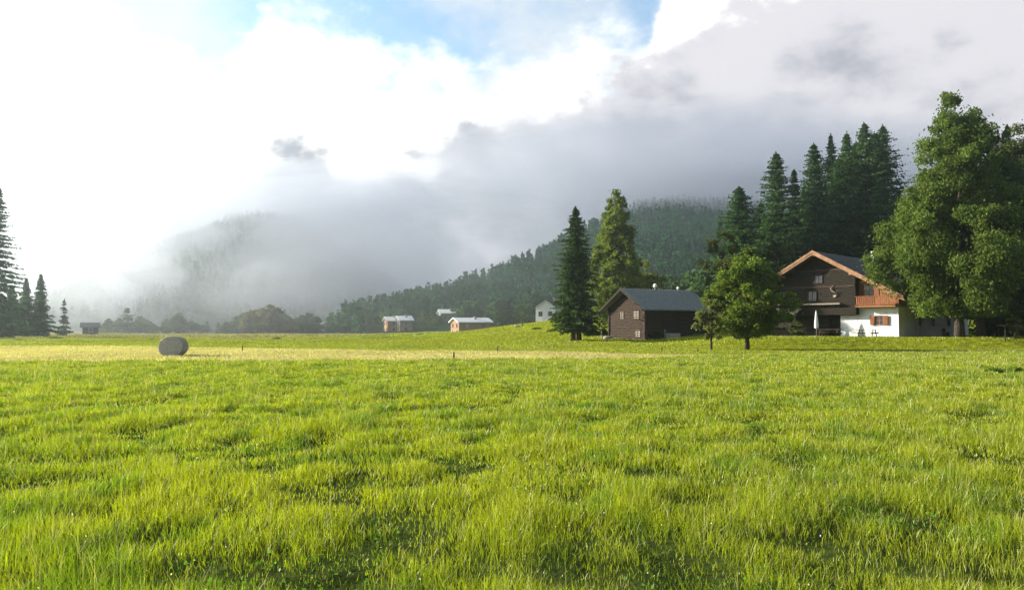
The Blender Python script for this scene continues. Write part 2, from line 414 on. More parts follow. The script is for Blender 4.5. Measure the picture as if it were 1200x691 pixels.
def conifer(name, label, h, rad, col, whorls=34, per=8, card=.28, clear=.06, trunk_r=.22, loc=(0,0,0), rz=0, group=None,
            droop=.35, airy=0., forks=1, power=.85, seed=0, ncard=13):
    rs = np.random.default_rng(seed + 5)
    root = thing(name, label, 'tree', loc, rz, group)
    z0 = h * clear; P = []; T = []; U = []; SZ = []
    mb = MB()
    for w in range(whorls):
        t_ = (w + rs.uniform(-.9, .9)) / whorls; t_ = min(max(t_, 0), .995)
        t_ = 1 - (1 - t_) ** 1.4
        z = z0 + (h - z0) * t_ * .985
        L0 = rad * (1 - t_) ** power * (.55 + .45 * min(1, t_ * 7 + .35)) + .10
        nb = max(4, int(round(per * (.55 + .45 * (1 - t_)))))
        a0 = rs.uniform(0, 6.28)
        for k in range(nb):
            if rs.random() < airy * .4: continue
            a = a0 + k * 6.283 / nb + rs.normal() * .22
            L = L0 * rs.uniform(.45, 1.25) * (1 + .18 * math.sin(2 * a + 7 * t_ + seed))
            n = max(4, int(ncard * (L / rad) ** .7 * 1.1) + 2)
            s = (np.arange(n) + rs.random(n)) / n
            s = .12 + .88 * s
            ca, sa = math.cos(a), math.sin(a)
            rise = (.25 * (t_ - .25)) * L
            zz = z + rise * s - droop * L * (s ** 1.3) + droop * .35 * L * s ** 3
            lat = rs.normal(size=n) * .16 * L * (1.15 - s) + rs.normal(size=n) * .03
            dz = -np.abs(rs.normal(size=n)) * .10 * min(L, 1.6) * (1.1 - s)
            P.append(np.stack([ca * L * s - sa * lat, sa * L * s + ca * lat, zz + dz], 1))
            U.append(np.tile((ca * .9, sa * .9, -.45), (n, 1)))
            T.append(np.full(n, rs.uniform(.7, 1.3))); SZ.append(card * (.75 + .5 * (1 - s)) * (.55 + .45 * (1 - t_)))
            if k % 3 == 0 and w % 2 == 0:
                mb.tube([(0, 0, z), (ca * L * .5, sa * L * .5, z + rise * .5 - droop * L * .3), (ca * L * .9, sa * L * .9, z + rise * .9 - droop * L * .6)], [.05, .03, .01], 4, False)
    P.append(np.stack([rs.normal(size=14) * .04, rs.normal(size=14) * .04, h - rs.random(14) * .9], 1)); U.append(np.tile((0, 0, 1.5), (14, 1))); T.append(np.ones(14)); SZ.append(np.full(14, card * .45))
    P = np.concatenate(P); U = np.concatenate(U); T = np.concatenate(T); SZ = np.concatenate(SZ); n = len(P)
    v, f = cards(P, SZ, U * 1.6, 2.3)
    ct = np.array(col) * (T * rs.uniform(.8, 1.2, n))[:, None]
    npmesh('crown', v, f, M['needle'], root, np.repeat(ct, 4, 0))
    for q in range(forks):
        sx = 0 if forks == 1 else (-.35 if q == 0 else .35)
        mb.tube([(sx, 0, -.2), (sx * .9, 0, h * .06), (sx * .45, 0, h * .4), (0, 0, h * .75), (0, 0, h * .99)],
                [trunk_r * 1.35, trunk_r, trunk_r * .7, trunk_r * .35, .015], 8)
    mb.build('trunk', M['bark'], root, smooth=True)
    return root

meadow()

def at(px, d, dz=0):
    x = (px - 600) / FPX * d
    return (x, d, gz(x, d) + dz)
def tall(top, px, d):
    """height of something at px, d whose top is seen at row top"""
    return EYE + (HOR - top) / FPX * d - at(px, d)[2]

SPRUCE = (.018, .034, .016); LARCH = (.036, .070, .026); BIRCH = (.105, .140, .036); APPLE = (.085, .125, .024); DARKLEAF = (.035, .055, .018)
EGG = [(0, .45), (.15, .88), (.35, 1), (.58, .78), (.8, .42), (1, .06)]
ROUND = [(0, .55), (.2, .9), (.45, 1), (.7, .85), (.9, .5), (1, .15)]
SPIRE = [(0, .45), (.12, .8), (.3, 1), (.5, .72), (.7, .55), (.88, .36), (1, .08)]

# two garden trees in front of the chalet
broadleaf('fruit_tree', 'broad leafy garden tree with short straight trunk, screening the left end of the chalet', tall(286, 869, 64), 3.35, EGG, APPLE, 240, 140, .13, .13, .17, at(875, 64), .3, seed=1, lobef=.45, csz=1.0)
broadleaf('fruit_tree', 'small slim garden tree with pale leaves between the barn and the broad garden tree', tall(343, 838, 64), 1.55, ROUND, (.115, .135, .05), 56, 110, .12, .22, .09, at(833, 64), 1.2, seed=2)
# the spruce, birch and company by the barn
conifer('spruce_tree', 'dark solitary spruce with forked trunk standing left of the brown log barn', tall(241, 675, 91), 3.2, (.034, .058, .020), 84, 11, .27, .10, .26, at(675, 91), .0, droop=.32, forks=2, seed=3, power=.66, ncard=22)
broadleaf('birch_tree', 'tall light green birch rising behind the spruce and the barn gable', tall(219, 722, 106), 4.3, SPIRE, BIRCH, 420, 110, .16, .08, .24, at(722, 106), .5, bark='birchbark', droop=.6, seed=4, lobef=.3, csz=.82)
broadleaf('broadleaf_tree', 'rounded light green tree behind the barn ridge, right of the tall birch', tall(301, 752, 110), 3.9, ROUND, (.105, .13, .032), 150, 70, .19, .06, .2, at(752, 110), .9, seed=5)
# the tall grove behind the chalet
grove = [(868, 217, 112, 2.9, 'L', 'lowest larch of the grove, at its left end behind the broad garden tree'),
         (912, 176, 118, 2.9, 'L', 'slender pointed larch above the left eave of the chalet'),
         (933, 196, 123, 2.1, 'S', 'short dark spruce tip between two larches above the chalet gable'),
         (957, 165, 119, 2.9, 'L', 'pointed larch directly above the apex of the chalet'),
         (977, 154, 124, 2.3, 'S', 'narrow dark spruce with stepped tip just right of the chalet apex'),
         (996, 152, 121, 2.9, 'L', 'green larch between the narrow dark spruce and the two highest larches'),
         (1017, 140, 118, 3.7, 'L', 'broad larch, highest of the grove behind the chalet roof'),
         (1039, 143, 123, 3.9, 'L', 'broad dark larch at the right end of the grove behind the chalet'),
         (945, 215, 130, 3.4, 'S', 'dark spruce filling the back of the grove above the chalet apex'),
         (1000, 205, 131, 3.9, 'S', 'dark spruce filling the back of the grove above the chalet roof'),
         (893, 236, 128, 3.2, 'S', 'dark spruce at the back of the grove between the lowest and the slender larch'),
         (986, 182, 122, 3.2, 'L', 'lower larch filling the gap right of the narrow dark spruce'),
         (1007, 163, 124, 3.2, 'L', 'larch in the dense middle of the grove, left of the highest larch'),
         (1029, 152, 122, 3.4, 'L', 'larch wedged between the two broad larches at the right of the grove'),
         (1056, 222, 128, 3.2, 'S', 'dark spruce at the back of the grove beside the large birch')]
for i, (px, top, d, r, k, lab) in enumerate(grove):
    if k == 'L':
        conifer('larch_tree', lab, tall(top, px, d), r * 2.1, LARCH, 100, 12, .40, .05, .28, at(px, d), i * .7, 'grove of tall conifers behind the chalet', droop=.22, airy=.25, seed=20 + i, power=.62, ncard=17)
    else:
        conifer('spruce_tree', lab, tall(top, px, d), r * 1.8, SPRUCE, 84, 11, .36, .05, .28, at(px, d), i * .7, 'grove of tall conifers behind the chalet', droop=.38, seed=20 + i, power=.65, ncard=17)
broadleaf('broadleaf_tree', 'bushy yellowish tree behind the slim garden tree, left foot of the conifer grove', tall(262, 852, 100), 3.2, ROUND, (.065, .075, .020), 80, 110, .22, .05, .2, at(852, 100), .2, seed=40)
broadleaf('broadleaf_tree', 'dark leafy tree close behind the left half of the chalet roof', tall(262, 912, 113), 4.6, ROUND, DARKLEAF, 80, 120, .25, .05, .2, at(912, 113), 1.2, seed=41)
broadleaf('broadleaf_tree', 'dark leafy tree close behind the right half of the chalet roof', tall(250, 1045, 122), 5.0, ROUND, DARKLEAF, 80, 120, .25, .05, .2, at(1045, 122), 2.2, seed=42)
# the huge birches at the right
broadleaf('birch_tree', 'huge leafy birch in front of the white side wall, the highest tree at the right', tall(100, 1122, 73), 7.1,
          [(0, .40), (.08, .66), (.24, .98), (.34, 1), (.46, .80), (.62, .60), (.78, .42), (.92, .22), (1, .05)], (.074, .110, .026), 520, 250, .145, .10, .36, at(1124, 73), .3, droop=.55, seed=50, lobef=.5, csz=.82)
broadleaf('birch_tree', 'second large birch with a trunk just right of the huge one', tall(120, 1166, 78), 6.6, EGG, (.044, .070, .020), 260, 260, .16, .10, .33, at(1149, 77), 1.3, droop=.45, seed=51)
conifer('spruce_tree', 'dark spruce whose tip shows behind the huge birch at the right edge', tall(143, 1186, 96), 5.6, SPRUCE, 84, 11, .40, .05, .28, at(1186, 96), 0, droop=.38, seed=52)
broadleaf('broadleaf_tree', 'dense dark tree at the right edge, beside the gable end of the side wall', tall(140, 1205, 84), 7.4, EGG, (.045, .06, .018), 170, 260, .17, .03, .3, at(1203, 84), 0, seed=53)
broadleaf('shrub', 'dark dense bush at the right end of the white side wall', 5.0, 2.6, ROUND, DARKLEAF, 60, 120, .18, .02, .08, at(1168, 80), 0, seed=54, cat='bush')
broadleaf('shrub', 'dark dense bush in the shade at the right picture edge', 5.5, 3.2, ROUND, DARKLEAF, 60, 120, .18, .02, .08, at(1208, 78), 0, seed=55, cat='bush')
broadleaf('sapling', 'small sunlit sapling beside the thin dark post at the right edge', 2.3, .8, ROUND, (.085, .095, .035), 26, 50, .11, .2, .03, at(1188, 71), 0, seed=56, cat='sapling')
broadleaf('shrub', 'sunlit round bush under the porch roof at the left of the chalet front', 1.7, .85, ROUND, (.075, .095, .035), 30, 60, .12, .05, .03, at(934, 80.5), 0, seed=57, cat='bush')
broadleaf('shrub', 'low dark bush against the long side of the log barn', 1.0, .8, ROUND, (.03, .055, .022), 26, 50, .12, .02, .03, at(768, 92), 0, seed=58, cat='bush')
# left edge spruces
conifer('spruce_tree', 'tall grey green spruce cut by the left picture edge', tall(216, -6, 142), 4.9, (.042, .085, .046), 64, 10, .45, .04, .3, at(-6, 142), 0, droop=.35, seed=60, power=.6, ncard=17)
conifer('spruce_tree', 'middle sized spruce, left one of the pair beside the tall edge spruce', tall(326, 30, 172), 3.5, (.042, .080, .044), 46, 9, .55, .03, .25, at(30, 172), 0, droop=.35, seed=61)
conifer('spruce_tree', 'middle sized spruce, right one of the pair beside the tall edge spruce', tall(321, 47, 176), 3.4, (.038, .078, .042), 46, 9, .55, .03, .25, at(47, 176), 0, droop=.35, seed=62)
conifer('spruce_tree', 'low spruce growing under the tall spruce at the left edge', tall(334, 13, 165), 3.4, (.040, .078, .042), 44, 9, .55, .03, .22, at(13, 165), 0, droop=.35, seed=63)
conifer('spruce_tree', 'small airy spruce standing alone left of the dark shed', tall(351, 75, 205), 1.9, (.034, .044, .026), 20, 6, .5, .05, .15, at(75, 205), 0, droop=.25, airy=.6, seed=64)

# ---------------------------------------------------------------- far trees: a few kinds, then copies
far_b = broadleaf('broadleaf_tree', 'x', 10, 4.0, EGG, (.062, .095, .036), 110, 60, .48, .04, .2, seed=70)
far_r = broadleaf('broadleaf_tree', 'x', 10, 4.6, ROUND, (.105, .095, .040), 110, 60, .48, .04, .2, seed=71)
far_d = broadleaf('broadleaf_tree', 'x', 10, 4.4, ROUND, (.042, .078, .032), 110, 60, .48, .03, .2, seed=72)
far_s = conifer('spruce_tree', 'x', 10, 2.4, (.036, .070, .034), 20, 7, .6, .03, .15, droop=.3, seed=73, ncard=8)
g_left = 'hazy trees along the far edge of the fields'
far = [  # px, top row, distance, prototype, width factor, label
    (128, 372, 285, 'b', 1.0, 'small hazy tree just right of the dark shed'),
    (140, 371, 290, 'b', 1.0, 'hazy tree on the left shoulder of the pyramid shaped clump left of the bale'),
    (149, 361, 282, 's', 2.0, 'pointed hazy tree topping the clump left of the bale'),
    (164, 369, 288, 'b', 1.1, 'hazy round tree at the right of the clump left of the bale'),
    (196, 372, 290, 'b', 1.0, 'hazy tree directly behind the hay bale, left one'),
    (210, 365, 286, 'b', 1.0, 'hazy tree rising highest directly above the hay bale'),
    (224, 375, 292, 'd', 1.0, 'low hazy tree right behind the hay bale'),
    (243, 376, 300, 's', 1.8, 'small pointed hazy tree, first of the two low ones right of the bale'),
    (256, 378, 304, 's', 1.8, 'small pointed hazy tree, second of the two low ones right of the bale'),
    (278, 369, 300, 'b', 1.0, 'hazy green tree at the left end of the long tree row'),
    (296, 362, 292, 'r', 1.0, 'hazy tree with russet top, left one of two'),
    (315, 356, 290, 'r', 1.1, 'highest russet topped hazy tree in the far row'),
    (332, 366, 300, 'd', 1.0, 'hazy tree right of the russet topped trees'),
    (345, 372, 312, 'b', 1.0, 'low hazy tree in the row right of the russet ones'),
    (361, 366, 305, 'd', 1.2, 'round dark green tree closing the far row before the gap'),
    (390, 369, 330, 'd', 1.0, 'dark tree right of the gap with the tiny white walls'),
    (403, 378, 300, 'r', .9, 'low brownish tree in front of the dark trees by the gap'),
    (412, 360, 335, 'd', 1.0, 'dark tree left of the tall bushy clump by the village'),
    (421, 353, 340, 'd', 1.1, 'tallest bushy tree at the left end of the forested slope'),
    (432, 366, 320, 'b', 1.2, 'round green tree left of the two pale roofed houses'),
    (437, 381, 300, 'd', 1.2, 'low dark tree at the corner of the two pale roofed houses'),
    (483, 371, 292, 'd', 1.0, 'dark tree right of the two pale roofed houses'),
    (497, 363, 305, 'b', 1.1, 'light green round tree between the pale roofed houses and the white gabled house'),
    (512, 369, 300, 'd', 1.5, 'dark tree left of the white gabled house'),
    (585, 349, 270, 'd', 1.1, 'large dark round tree right of the white gabled house'),
    (604, 353, 285, 'b', 1.1, 'round green tree in the middle of the three right of the white gabled house'),
    (619, 349, 265, 'd', 1.0, 'dark round tree left of the tall white house on the rise'),
    (655, 352, 262, 'd', .9, 'dark tree beside the tall white house, next to the spruce'),
    (672, 345, 262, 'd', 1.0, 'dark tree behind the solitary spruce'),
    (700, 352, 250, 'd', 1.0, 'dark tree behind the gap between spruce and barn'),
    (785, 322, 210, 'd', 1.1, 'dark round tree behind the middle of the barn roof'),
    (815, 316, 205, 'd', 1.1, 'dark round tree behind the right end of the barn roof'),
    (836, 300, 190, 'd', 1.0, 'dark tree behind the bushy yellowish tree at the foot of the grove'),
    (845, 259, 150, 's', .75, 'thin black spruce spire left of the conifer grove'),
    (121, 380, 300, 'd', 1.4, 'low hazy bush-like tree beside the right wall of the dark shed'),
    (180, 378, 296, 'b', 1.3, 'low hazy tree in the dip between the pyramid shaped clump and the bale'),
    (173, 374, 300, 'd', 1.2, 'hazy tree at the right foot of the pyramid shaped clump'),
    (236, 380, 306, 'd', 1.5, 'low hazy tree between the bale clump and the two small pointed trees'),
    (266, 377, 296, 'd', 1.4, 'low hazy tree where the long tree row begins'),
    (287, 366, 306, 'd', 1.1, 'hazy tree behind the left russet topped tree'),
    (305, 362, 312, 'd', 1.1, 'hazy tree between the two russet topped trees'),
    (324, 362, 310, 'd', 1.1, 'hazy tree behind the highest russet topped tree'),
    (338, 370, 296, 'r', 1.2, 'low russet tree in the long row right of the highest russet one'),
    (353, 369, 318, 'd', 1.2, 'hazy tree behind the round dark green tree that closes the row'),
    (371, 377, 320, 'd', 1.2, 'low dark tree at the left side of the gap with the tiny white house'),
    (455, 365, 330, 'd', 1.2, 'dark tree behind the left pale roofed house'),
    (470, 362, 335, 'd', 1.2, 'dark tree behind the right pale roofed house'),
    (545, 352, 300, 'd', 1.2, 'dark tree behind the roof of the white gabled house'),
    (563, 349, 305, 'd', 1.2, 'dark tree behind the right end of the white gabled house'),
]
proto = {'b': far_b, 'r': far_r, 'd': far_d, 's': far_s}; used = set()
for i, (px, top, d, k, wf, lab) in enumerate(far):
    h = tall(top, px, d); s = h / 10; p = proto[k]
    grp = g_left if px < 375 else ('trees along the foot of the forested slope' if d > 240 else 'dark trees close behind the barn')
    if k not in used:
        used.add(k); wf = wf * (1.22 if px < 375 else 1.0); p.location = at(px, d); p.scale = (s * wf, s * wf, s); p.rotation_euler.z = i; p['label'] = lab; p['group'] = grp
    else:
        wf = wf * (1.22 if px < 375 else 1.0); dup(p, at(px, d), i * 1.3, (s * wf, s * wf, s), lab, grp)

# forest on the hill and the mountain: one mass each
def forest(name, label, n, sampler, hf, hmin, hmax, col, keepf, nl=34):
    P = sampler(n); P = P[keepf(P)]; n = len(P)
    z = hf(P[:, 0], P[:, 1]); H = rng.uniform(hmin, hmax, n); con = rng.random(n) < .75
    t_ = rng.random((n, nl)) ** 1.2
    env = np.where(con[:, None], (1 - t_) ** .85 * .20, np.sqrt(np.clip(t_ * (1.02 - t_), 0, 1)) * .62)
    H = np.where(con, H, H * .68)
    a = rng.uniform(0, 6.283, (n, nl)); q = np.sqrt(rng.random((n, nl)))
    r = env * H[:, None] * q
    p = np.stack([P[:, :1] + r * np.cos(a), P[:, 1:2] + r * np.sin(a), z[:, None] + H[:, None] * (.06 + .94 * t_)], 2).reshape(-1, 3)
    size = np.repeat(H * .15, nl)
    v, f = cards(p, size, np.array([0, 0, -.5]), 1.8)
    c = np.array(col) * np.where(con, rng.uniform(.6, 1.1, n), rng.uniform(1.2, 1.9, n))[:, None]
    c = np.repeat(c, nl, 0) * rng.uniform(.8, 1.2, (n * nl, 1))
    return tag(npmesh(name, v, f, M['needle'], None, np.repeat(c, 4, 0)), label, 'forest', kind='stuff')
def samp_hill(n):
    y = 262 + (1000 - 262) * rng.random(n) ** 1.25
    x = y * rng.uniform(-.225, .42, n); return np.stack([x, y], 1)
def keep_hill(P):
    h = hill_h(P[:, 0], P[:, 1]); yr = 640 + .9 * np.clip(P[:, 0], -250, 500)
    clearing = fbm(P[:, 0] / 40, P[:, 1] / 40, 66, 2) > .73
    u = P[:, 0] / P[:, 1]
    yard = (P[:, 1] < 345) & (u > -.185) & (u < -.03)
    return ~yard & (h > 1.2) & (P[:, 1] < yr + 60) & ~clearing & (rng.random(len(P)) < sm(-.235, -.13, u) + .06)
forest('hill_forest', 'dark mixed forest covering the slope that climbs into the cloud', 9500, samp_hill, lambda x, y: hill_h(x, y) + ground_h(x, y) - 1.0, 6.5, 11.5, (.014, .050, .021), keep_hill, 26)
def samp_mnt(n):
    return np.stack([rng.uniform(-640, -100, n), rng.uniform(690, 1060, n)], 1)
forest('mountain_forest', 'hazy forest on the mountain side veiled in mist at the left', 6500, samp_mnt, lambda x, y: mount_h(x, y) - 2, 8, 14, (.020, .056, .032), lambda P: mount_h(P[:, 0], P[:, 1]) > 4, 22)

# ---------------------------------------------------------------- the chalet
def chalet():
    cx, cy = 37.5, 78.0
    g = gz(cx, cy) - .02
    root = thing('chalet', 'large farmhouse with dark timber gable, white plastered lower wall and lit orange balcony', 'house', (cx, cy, g), -R(45))
    W, D, EZ, RZ_ = 15.0, 22.0, 4.35, 8.55     # facade runs x -15..0, depth y 0..22
    sl = (RZ_ - EZ) / (W / 2)
    def roofz(x): return RZ_ - abs(x + W / 2) * sl
    # lower storey
    wl = MB(); wl.prism([(-5.65, 0, -.3), (0, 0, -.3), (0, 0, 3.0), (-5.65, 0, 3.0)], (0, 12, 0)); wl.box(-3, -.001, 12.0, D, -.3, 3.0)
    wall = wl.build('plaster_wall', M['plaster'], root)
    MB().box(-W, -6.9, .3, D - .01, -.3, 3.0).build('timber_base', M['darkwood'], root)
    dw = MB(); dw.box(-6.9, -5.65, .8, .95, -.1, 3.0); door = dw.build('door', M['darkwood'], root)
    MB().box(-6.0, -5.85, .74, .8, .98, 1.06).build('handle', M['stone'], door)
    # upper storey, warm timber right third
    up = MB(); up.prism([(-3.75, .12, 3.0), (-.02, .12, 3.0), (-.02, .12, roofz(0) - .03), (-3.75, .12, roofz(-3.75) - .03)], (0, D - .2, 0))
    k = -3.70
    while k < -.1:                                    # standing boards, slightly proud of the wall
        up.box(k, k + .13, .085, .12, 3.0, roofz(k) - .06); k += .20
    up.build('timber_wall', M['warmwood'], root)
    # dark gable that oversails the lower storey
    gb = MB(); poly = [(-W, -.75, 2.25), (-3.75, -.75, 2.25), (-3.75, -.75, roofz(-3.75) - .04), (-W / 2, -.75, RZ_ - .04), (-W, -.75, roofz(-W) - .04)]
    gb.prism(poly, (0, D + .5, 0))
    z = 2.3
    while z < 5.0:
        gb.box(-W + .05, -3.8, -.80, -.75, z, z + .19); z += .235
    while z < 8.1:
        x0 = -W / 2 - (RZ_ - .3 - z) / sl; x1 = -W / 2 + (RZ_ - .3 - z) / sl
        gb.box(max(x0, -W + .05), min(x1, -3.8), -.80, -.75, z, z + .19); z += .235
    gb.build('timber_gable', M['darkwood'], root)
    MB().box(-12.6, -5.2, -1.25, -.80, 3.3, 3.45).build('gallery_sill', M['greywood'], root)
    for zb, xa, xb in ((5.05, -14.3, -3.85), (6.75, -10.9, -4.1)):
        MB().box(xa, xb, -.86, -.80, zb, zb + .2).build('beam', M['barnwood'], root)
    # roof
    ov, fr = 1.25, 2.1
    for s in (-1, 1):
        xe = -W / 2 + s * (W / 2 + ov); ze = RZ_ - (W / 2 + ov) * sl
        rb = MB(); rb.prism([(-W / 2, -fr, RZ_), (xe, -fr, ze), (xe, -fr, ze + .2), (-W / 2, -fr, RZ_ + .2)], (0, D + 2.8, 0))
        rows = 16                                     # overlapping courses
        for i in range(rows):
            a, b = i / rows, (i + 1) / rows + .012
            b = min(b, 1.0)
            xa, za = -W/2 + (xe + W/2) * a, RZ_ + (ze - RZ_) * a; xb, zb = -W/2 + (xe + W/2) * b, RZ_ + (ze - RZ_) * b
            rb.prism([(xa, -fr, za + .205), (xb, -fr, zb + .245), (xb, -fr, zb + .275), (xa, -fr, za + .215)], (0, D + 2.8, 0))
        rb.build('roof', M['slate'], root)
        bb = MB(); bb.prism([(-W / 2, -fr - .06, RZ_ - .16), (xe, -fr - .06, ze - .16), (xe, -fr - .06, ze + .24), (-W / 2, -fr - .06, RZ_ + .24)], (0, .055, 0))
        bb.prism([(-W / 2, -fr - .11, RZ_ + .06), (xe, -fr - .11, ze + .06), (xe, -fr - .11, ze + .30), (-W / 2, -fr - .11, RZ_ + .30)], (0, .048, 0))
        bb.build('bargeboard', M['barge'], root)
    for x in (-14.9, -11.2, -7.5, -3.8, -.2):
        MB().box(x - .11, x + .11, -fr + .02, -.82 if x < -3.5 else .05, roofz(x) - .30, roofz(x) - .05).build('purlin', M['barge'], root)
    MB().box(-6.2, -5.5, 9.6, 10.3, RZ_ - .9, RZ_ + .9).build('chimney', M['plaster'], root)
    # upper window with open shutters
    def window(x0, x1, z0, z1, y, shut, fm, pm='glass'):
        f_ = MB(); e = .07
        f_.box(x0 - e, x0, y - .06, y + .05, z0 - e, z1 + e); f_.box(x1, x1 + e, y - .06, y + .05, z0 - e, z1 + e)
        f_.box(x0, x1, y - .06, y + .05, z0 - e, z0); f_.box(x0, x1, y - .06, y + .05, z1, z1 + e)
        f_.box((x0 + x1) / 2 - .025, (x0 + x1) / 2 + .025, y - .05, y + .03, z0, z1); f_.box(x0, x1, y - .045, y + .028, (z0 + z1) / 2 - .02, (z0 + z1) / 2 + .02)
        fo = f_.build('window', M[fm], root)
        MB().box(x0, x1, y - .02, y + .01, z0, z1).build('pane', M[pm], fo)
        if shut:
            for sx, w in ((x0 - e - .02, -shut), (x1 + e + .02, shut)):
                sb = MB(); a, b = sorted((sx, sx + w)); sb.box(a, b, y - .13, y - .08, z0 - .05, z1 + .05)
                for q in range(5): sb.box(a + .05, b - .05, y - .15, y - .13, z0 + .05 + q * (z1 - z0 - .1) / 5, z0 + .05 + (q + .6) * (z1 - z0 - .1) / 5)
                sb.build('shutter', M['redwood'], fo)
        return fo
    window(-3.25, -2.35, 4.15, 5.15, .10, .5, 'warmwood')
    window(-2.15, -1.45, 1.25, 2.10, -.02, .42, 'barge')
    window(-8.6, -7.8, 3.75, 4.65, -.82, 0, 'barnwood'); window(-11.4, -10.6, 3.75, 4.65, -.82, 0, 'barnwood'); window(-7.85, -7.15, 5.6, 6.3, -.82, 0, 'barnwood')
    # balcony
    bf = MB(); bf.box(-3.72, .1, -1.05, .08, 2.98, 3.10); bal = bf.build('balcony', M['warmwood'], root)
    rl = MB(); rl.box(-3.72, .1, -1.05, -.97, 3.98, 4.06); rl.box(-3.72, .1, -1.03, -.99, 3.18, 3.25)
    for q in range(19):
        x = -3.65 + q * .2; rl.box(x, x + .13, -1.00, -.96, 3.14, 3.97)
    rl.build('railing', M['redwood'], bal)
    ps = MB(); ps.box(-1.3, -1.16, -1.03, -.9, 4.06, roofz(-1.2) - .05); ps.build('post', M['warmwood'], bal)
    # porch roof at the left of the front
    pr = MB(); pr.prism([(-12.6, -2.5, 2.32), (-9.25, -2.5, 2.32), (-9.25, -.8, 2.95), (-12.6, -.8, 2.95)], (0, 0, .10)); po = pr.build('porch_roof', M['greywood'], root)
    for x in (-12.5, -9.45): MB().box(x, x + .14, -2.4, -2.26, -.3, 2.35).build('post', M['darkwood'], po)
    MB().box(-12.5, -9.3, -2.36, -2.30, -.2, .75).build('porch_screen', M['barnwood'], root)
    # side windows
    for y in (5.5, 9.5, 14.5):
        f_ = MB(); f_.box(.0, .06, y - .07, y, 1.2, 2.2); f_.box(.0, .06, y + .8, y + .87, 1.2, 2.2); f_.box(.0, .06, y, y + .8, 2.2, 2.27); f_.box(.0, .06, y, y + .8, 1.13, 1.2)
        fo = f_.build('window', M['barge'], root); MB().box(.004, .03, y, y + .8, 1.2, 2.2).build('pane', M['glass'], fo)
    return root
chal = chalet()
CHR = -R(45)
def chp(x, y, z=0):
    """a point beside the chalet given along its front"""
    c, s = math.cos(CHR), math.sin(CHR); X = 37.5 + x * c - y * s; Y = 78 + x * s + y * c
    return (X, Y, gz(X, Y) + z)

# pale curved antler carving on the dark gable
def antler():
    x, y, z = chp(-5.9, -.86); base = gz(37.5, 78)
    root = thing('antler_carving', 'pale curled antler carving hung on the dark timber gable', 'ornament', (x, y, base + 4.1), CHR)
    pts = [(.05, 0, 0), (.25, -.06, .1), (.22, -.1, .35), (.02, -.1, .48), (-.24, -.1, .6), (-.3, -.08, .85), (-.14, -.08, 1.1), (.12, -.06, 1.22)]
    MB().tube(pts, [.05, .06, .06, .055, .055, .05, .04, .015], 8).tube([(.22, -.1, .3), (.36, -.12, .45), (.34, -.12, .62)], [.045, .035, .012], 7).tube([(-.29, -.08, .8), (-.42, -.1, .92)], [.035, .01], 7).build('horn', M['greywood'], root, smooth=True)
    MB().box(-.12, .2, -.02, .05, -.1, .16).build('mount', M['greywood'], root, .02)
antler()

def picnic(label, x, y, rz, L=2.0):
    root = thing('picnic_table', label, 'table', chp(x, y), CHR + rz, 'wooden tables in front of the chalet')
    t_ = MB()
    for q in range(5): t_.box(-L / 2, L / 2, -.38 + q * .155, -.24 + q * .155, .70, .75)
    t_.build('tabletop', M['stake'], root)
    for sy in (-1, 1):
        b = MB(); b.box(-L / 2, L / 2, sy * .72 - .13, sy * .72 + .13, .42, .46); b.build('seat', M['stake'], root)
    for sx in (-1, 1):
        l = MB(); X = sx * (L / 2 - .3)
        l.prism([(X, -.62, -.03), (X, -.50, -.03), (X, -.18, .70), (X, -.30, .70)], (.06, 0, 0)); l.prism([(X, .62, -.03), (X, .50, -.03), (X, .18, .70), (X, .30, .70)], (.06, 0, 0))
        l.box(X + .06, X + .11, -.82, .82, .34, .42); l.build('leg', M['stake'], root)
picnic('weathered picnic table with benches beside the closed parasol and the door', -6.0, -1.9, .05, 2.3)
picnic('weathered picnic table with benches below the small shuttered window', -2.4, -1.6, -.04, 1.9)
def parasol():
    root = thing('parasol', 'closed off white parasol standing on the grass before the dark gable', 'parasol', chp(-7.3, -2.0), CHR)
    MB().tube([(0, 0, .0), (0, 0, 2.75)], [.025, .02], 8).build('pole', M['greywood'], root)
    c = MB(); n = 14; prof = [(.85, .20), (1.0, .23), (1.5, .20), (2.1, .13), (2.5, .07), (2.66, .025)]; vs = []; fs = []
    for i, (z, r) in enumerate(prof):
        for k in range(n): vs.append((r * (1 if k % 2 else .72) * math.cos(6.283 * k / n), r * (1 if k % 2 else .72) * math.sin(6.283 * k / n), z))
    for i in range(len(prof) - 1):
        for k in range(n): fs.append((i*n+k, i*n+(k+1)%n, (i+1)*n+(k+1)%n, (i+1)*n+k))
    fs += [tuple(range(n))[::-1], tuple(range((len(prof)-1)*n, len(prof)*n))]
    c.add(vs, fs).build('canopy', M['fabric'], root)
    MB().tube([(0, 0, -.03), (0, 0, .08), (0, 0, .12)], [.28, .27, .05], 14).build('base', M['stone'], root)
parasol()
def bench():
    root = thing('bench', 'dark wooden bench against the shaded white side wall left of the birch trunks', 'bench', at(1108, 79.5), R(45) + .1)
    MB().box(-.85, .85, -.2, .2, .42, .47).build('seat', M['stake'], root)
    MB().box(-.85, .85, .2, .25, .50, .85).build('backrest', M['stake'], root)
    for x in (-.7, .62): MB().box(x, x + .08, -.18, .24, -.05, .42).build('leg', M['stake'], root)
bench()
def hand_post():
    root = thing('wooden_post', 'thin dark post with a short side arm beside the sunlit sapling', 'post', at(1177, 69.5), .1)
    MB().tube([(0, 0, -.1), (.02, 0, .8), (0, 0, 1.45)], [.06, .05, .045], 8).build('pole', M['stake'], root)
    MB().tube([(.05, 0, 1.36), (-.4, 0, 1.42), (-.75, 0, 1.38)], [.035, .03, .015], 7).build('arm', M['greywood'], root)
hand_post()

